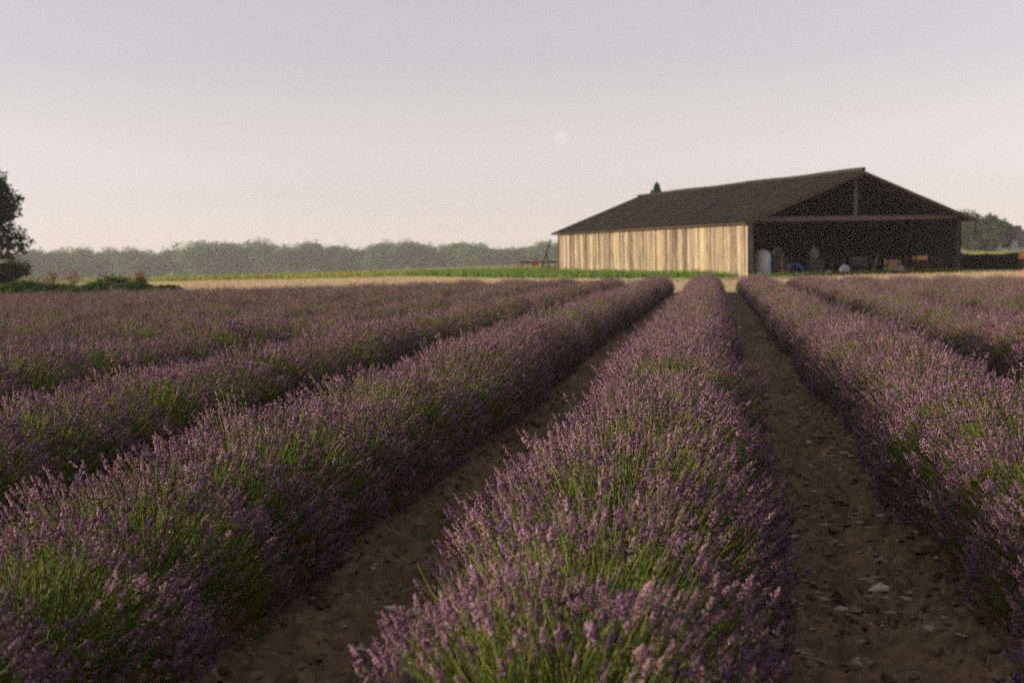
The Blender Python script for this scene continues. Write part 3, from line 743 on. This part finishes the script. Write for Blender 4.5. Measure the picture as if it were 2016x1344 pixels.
# ------------------------------------------------------------------ left edge: tree, bank, shrubs
tr = make_tree('roadside_tree', 31, 6.6, 2.45, 2.0, 22000, .09, M['leaf_dark'], nb=18, base=.34, trunk_r=.17)
y = 64.0; x = ray_x(-36, y); tr.location = (x, y, gz(x, y)); tag(tr, 'dark leafy tree cut off by the left edge of the picture', 'tree')
def shrub(name, px, y, w_, h_, n, ls, mat, label, seed, cat='shrub', open_=0.0, group=None):
    rg = np.random.default_rng(seed); x = ray_x(px, y); root = tag(empty(name, (x, y, gz(x, y))), label, cat, group)
    b = MB()
    for q in range(9):
        a = q*2.4; r_ = w_*rg.uniform(.15, .42); top = np.array([r_*math.cos(a), r_*math.sin(a), h_*rg.uniform(.6, .95)])
        b.tube(np.array([[0, 0, -.1], top*np.array([.4, .4, .45]), top]), [.03*h_, .02*h_, .006*h_], 5)
    b.build('stems', M['bark'], root)
    bl = [(rg.normal()*w_*.18, rg.normal()*w_*.18, h_*rg.uniform(.45+.2*open_, .78), w_*rg.uniform(.2, .36), w_*rg.uniform(.2, .36), h_*rg.uniform(.2, .32)) for _ in range(9)]
    if not open_: bl += [(0, 0, h_*.3, w_*.45, w_*.45, h_*.32)]
    P = crown_points(rg, bl, n); P[:, 2] = np.maximum(P[:, 2], .02)
    l = MB(); leaves(l, P, ls, rg, np.clip(rg.uniform(.6, 1.35, (n, 1))+rg.normal(size=(n, 3))*.07, .3, 1.7)); l.build('foliage', mat, root)
    return root
shrub('shrub', 0, 65, 3.0, 1.75, 5200, .07, M['leaf_dark'], 'dark bush below the tree at the left edge', 41)
shrub('dry_shrub', 72, 62, 1.6, 1.15, 480, .05, M['leaf_dry'], 'dry straw brown shrub right of the dark left edge bush', 42, open_=.5)
shrub('dry_shrub', 104, 64, .75, 1.3, 260, .05, M['leaf_dry'], 'thin wispy dry shrub between the brown shrub and the sapling', 47, open_=1)
shrub('sapling', 146, 61, 1.0, 1.45, 260, .05, M['leaf_dry'], 'slender dry yellowish sapling behind the green bank', 43, 'sapling', open_=1)
shrub('shrub', 226, 60, 1.5, 1.05, 1500, .06, M['leaf_dark'], 'low dark bush between the sapling and the rust orange bush', 44)
shrub('rust_bush', 283, 59, .78, 1.25, 1500, .045, M['leaf_rust'], 'rounded rust orange bush on the green bank', 45)
rng = np.random.default_rng(77); mb = MB()
n = 26000; s = rng.uniform(0, 1, n); yb = 52.0+rng.normal(size=n)*.8
xb = ray_x(-180, 52.0)+s*(ray_x(372, 52.0)-ray_x(-180, 52.0))
hb_ = (1.02-.26*s)*(1+.07*np.sin(s*19)+.06*np.sin(s*47+1))*np.sqrt(np.clip((1-s)*14, 0, 1))
hb_ = hb_*np.sqrt(np.clip(1-((yb-52.0)/2.4)**2, .02, 1))
zb = land(xb, yb)+hb_*rng.uniform(.05, 1, n)**.6
Cc = rng.uniform(.26, .62, (n, 1))*np.stack([rng.uniform(.7, 1.2, n), np.ones(n), np.ones(n)], 1)
leaves(mb, np.stack([xb, yb, zb-.06], 1), .075, rng, Cc)
blades(mb, np.stack([xb, yb, zb-.16], 1)[:9000], rng.uniform(.08, .24, 9000), .03, .4, rng, Cc[:9000])
tag(mb.build('grass_bank', M['grass']), 'overgrown green bank with rounded end beyond the lavender at the left', 'bank', kind='stuff')
for px_, lab in ((402, 'small weed tuft on the stubble right of the green bank'), (448, 'second weed tuft on the stubble, farther from the green bank')):
    shrub('weed', px_, 62, .36, .36, 220, .03, M['grass'], lab, 300+px_, 'weed', group='weed tufts on the stubble')

# ------------------------------------------------------------------ right edge: hedge, trees, house
rng = np.random.default_rng(88)
y = 86.5; hx0 = ray_x(1862, y); hx1 = ray_x(2110, y)
hedge = tag(empty('hedge', ((hx0+hx1)/2, y, gz(hx0, y))), 'dark clipped hedge with sunlit top right of the barn', 'hedge')
mb = MB(); n = 22000
hl = hx1-hx0; P = np.stack([rng.uniform(-hl/2, hl/2, n), rng.uniform(-.8, .8, n), rng.uniform(0, 1, n)**.7], 1)
P[:, 2] *= .88+.03*np.sin(P[:, 0]*1.7)+.03*np.sin(P[:, 0]*4.1)
leaves(mb, P, .075, rng, np.clip(rng.uniform(.6, 1.3, (n, 1))+rng.normal(size=(n, 3))*.05, .3, 1.6)); mb.build('foliage', M['leaf_dark'], hedge)
mb = MB()
for q in range(14): mb.tube([[-hl/2+.3+q*hl/14, 0, -.1], [-hl/2+.35+q*hl/14, .1, .7]], [.05, .02], 5)
mb.build('stems', M['bark'], hedge)
for i, (px_, y, h_, rad) in enumerate(((1893, 330, 11.6, 4.6), (1921, 326, 11.0, 4.2), (1950, 322, 10.0, 3.9), (1973, 318, 8.4, 3.0))):
    t = make_tree('grove_tree', 500+i, h_*.80, rad, 1, 4200, .32, M['leaf_dark'], base=.02, nb=14)
    x = ray_x(px_, y); t.location = (x, y, gz(x, y))
    tag(t, ('tall dark tree just behind the barn corner', 'second dark tree of the grove, next to the barn corner tree', 'third dark tree of the right grove', 'lowest dark tree at the right end of the grove')[i], 'tree', 'dark grove right of the barn')
y = 330.0; x = ray_x(2034, y)
hs_ = tag(empty('farmhouse', (x, y, gz(x, y)), BA-.2), 'pale farmhouse with tiled roof cut off by the right edge', 'house'); hs_.scale = (1.5, 1.5, 1.5)
MB().box((0, 3, 1.0), (6.5, 6, 2.0)).build('wall', M['plaster'], hs_)
rfm = MB()
for s in (-1, 1):
    rfm.add(np.array([[-3.6, 3+s*3.5, 1.9], [3.6, 3+s*3.5, 1.9], [3.6, 3, 3.1], [-3.6, 3, 3.1], [-3.6, 3+s*3.5, 1.75], [3.6, 3+s*3.5, 1.75], [3.6, 3, 2.95], [-3.6, 3, 2.95]]),
            [[0, 1, 2, 3], [4, 5, 6, 7], [0, 1, 5, 4], [0, 3, 7, 4], [1, 2, 6, 5]])
rfo = rfm.build('roof', M['rooftile'], hs_)
MB().box((-1.3, 3, 3.25), (1.5, 1.4, .9)).build('roof_vent', M['slate'], rfo)
for q in (-1.7, .4, 2.2):
    f = MB().box((q, -.02, 1.05), (.95, .06, 1.15)).build('window', M['slate'], hs_)
    MB().box((q, -.055, 1.05), (.78, .02, .98)).build('pane', M['pane'], f)
y = 83.0; x = ray_x(2014, y)
t = tag(empty('barrel', (x, y, gz(x, y)+.62)), 'orange barrel on a stand at the right edge in front of the hedge', 'barrel')
MB().lathe([(0, 0), (.17, 0), (.19, .06), (.21, .2), (.19, .36), (.17, .42), (0, .42)], 14).build('body', M['orange_plastic'], t, True)
for a in (.5, 2.6, 4.7): MB().beam((.13*math.cos(a), .13*math.sin(a), 0), (.22*math.cos(a), .22*math.sin(a), -.64), .04, .04).build('leg', M['timber'], t)
x = ray_x(2019, 66); t = tag(empty('marker_post', (x, 66, gz(x, 66))), 'short red marker post at the right edge on the stubble', 'post')
MB().tube([[0, 0, -.1], [0, 0, .42]], .05, 8).build('shaft', M['red_paint'], t); MB().lathe([(0, .40), (.075, .40), (.075, .46), (0, .50)], 10).build('cap', M['red_paint'], t)

# ------------------------------------------------------------------ far treeline
protos = [make_tree('distant_tree', 600+i, h_, rd_, 1, 5200, .62, M['leaf_far'], base=.03, nb=18, trunk_r=.45) for i, (h_, rd_) in enumerate(((21, 12.0), (19, 11), (18, 12.5), (22, 10.5), (16.5, 10)))]
rt = random.Random(12); used = set()
prof_x = [-60, 100, 190, 280, 330, 400, 440, 520, 620, 700, 760, 800, 860, 950, 1000, 1060, 1130, 1400, 2200]
prof_y = [490, 487, 486, 484, 488, 474, 470, 472, 472, 484, 467, 472, 480, 474, 480, 474, 478, 478, 462]
px_ = -70.0; cnt = 0
while px_ < 2110:
    for layer in (0, 1):
        pp = px_+rt.uniform(-14, 14)+layer*24; y = 800+rt.uniform(-15, 15)+layer*40; x = ray_x(pp, y)
        top = z_at(pp, np.interp(pp, prof_x, prof_y)+rt.uniform(-8, 9)+layer*1, y); h_ = max(9.0, top-gz(x, y))
        i = rt.randrange(5); ph_ = (21, 19, 18, 22, 16.5)[i]; sc_ = h_/ph_
        o = protos[i] if i not in used else copy_tree(protos[i]); used.add(i)
        o.location = (x, y, gz(x, y)-.1); wsc = .55*sc_+.45; o.scale = (wsc, wsc, sc_*.92); o.rotation_euler = (0, 0, rt.uniform(0, 6.28))
        tag(o, 'hazy rounded green tree in the distant treeline', 'tree', 'trees of the distant treeline'); cnt += 1
    px_ += rt.uniform(38, 60)
for i in range(5):
    if i not in used: protos[i].location = (-100-18*i, 850, gz(-100, 850)); tag(protos[i], 'hazy rounded green tree in the distant treeline', 'tree', 'trees of the distant treeline')

# cypress whose tip shows above the barn ridge
y = 150.0; x = ray_x(1298, y); top = z_at(1298, 361, y)-gz(x, y)
rng = np.random.default_rng(91)
cy = tag(empty('cypress', (x, y, gz(x, y))), 'narrow dark cypress whose tip rises above the barn ridge', 'tree')
MB().tube([[0, 0, -.2], [0, 0, top*.5], [0, 0, top*.93]], [.14, .09, .02], 8).build('trunk', M['bark'], cy, True)
n = 5200; zz = rng.uniform(.05, 1, n); rr = .68*np.minimum(1, (1-zz)*5.0)**.6*np.minimum(1, zz*4)*rng.uniform(.2, 1, n)**.4; a = rng.uniform(0, 6.28, n)
mb = MB(); leaves(mb, np.stack([rr*np.cos(a), rr*np.sin(a), zz*top], 1), .12, rng, np.clip(rng.uniform(.6, 1.3, (n, 1))*np.array([[.7, 1, 1]]), .2, 1.6)); mb.build('crown', M['leaf_dark'], cy)
x = ray_x(1288, y); top2 = z_at(1288, 376, y)-gz(x, y)
cy = tag(empty('cypress', (x, y, gz(x, y))), 'smaller tree tip barely showing left of the cypress above the ridge', 'tree')
MB().tube([[0, 0, -.2], [0, 0, top2*.5], [0, 0, top2*.9]], [.12, .08, .02], 8).build('trunk', M['bark'], cy, True)
rr = .55*np.minimum(1, (1-zz)*3.0)**.6*rng.uniform(.2, 1, n)**.4
mb = MB(); leaves(mb, np.stack([rr*np.cos(a), rr*np.sin(a), zz*top2], 1), .12, rng, np.clip(rng.uniform(.6, 1.3, (n, 1))*np.array([[1, 1, 1]]), .2, 1.6)); mb.build('crown', M['leaf_far'], cy)

# ------------------------------------------------------------------ moon
md = 6000.0
mm = bpy.data.materials.new('moonlight'); mm.use_nodes = True; t_ = mm.node_tree; t_.nodes.clear()
mo = t_.nodes.new('ShaderNodeOutputMaterial'); em = t_.nodes.new('ShaderNodeEmission'); tp = t_.nodes.new('ShaderNodeBsdfTransparent'); ad = t_.nodes.new('ShaderNodeAddShader')
mn = t_.nodes.new('ShaderNodeTexNoise'); mn.inputs['Scale'].default_value = .05; mr = t_.nodes.new('ShaderNodeMapRange'); mr.inputs[3].default_value = .004; mr.inputs[4].default_value = .020
mtc = t_.nodes.new('ShaderNodeTexCoord'); t_.links.new(mtc.outputs['Object'], mn.inputs['Vector']); t_.links.new(mn.outputs['Fac'], mr.inputs[0]); t_.links.new(mr.outputs[0], em.inputs['Strength'])
em.inputs['Color'].default_value = (1, .98, .95, 1)
t_.links.new(em.outputs[0], ad.inputs[0]); t_.links.new(tp.outputs[0], ad.inputs[1]); t_.links.new(ad.outputs[0], mo.inputs[0])
dv = _f*2800+_rr*(1104-1008)-_uu*(271-672); dv /= np.linalg.norm(dv)
mb = MB(); a = np.linspace(-math.pi/2, math.pi/2, 17); mb.lathe(np.stack([30*np.cos(a), 30*np.sin(a)], 1), 32)
tag(mb.build('moon', mm, smooth=True, loc=tuple(dv*md+np.array([0, 0, CAM_H]))), 'pale full moon hanging low in the hazy sky', 'moon')

# ------------------------------------------------------------------ haze: the air itself
mb = MB().box((-200, 1400, 10.0), (4400, 2960, 56.0))
hz = bpy.data.materials.new('haze'); hz.use_nodes = True; t_ = hz.node_tree; t_.nodes.clear()
ho = t_.nodes.new('ShaderNodeOutputMaterial'); pv = t_.nodes.new('ShaderNodeVolumePrincipled')
pv.inputs['Color'].default_value = (.90, .92, .93, 1); pv.inputs['Density'].default_value = .00027; pv.inputs['Anisotropy'].default_value = .0
t_.links.new(pv.outputs[0], ho.inputs['Volume'])
tag(mb.build('haze', hz), 'thin pale evening haze filling the air over the fields', 'haze', kind='stuff')
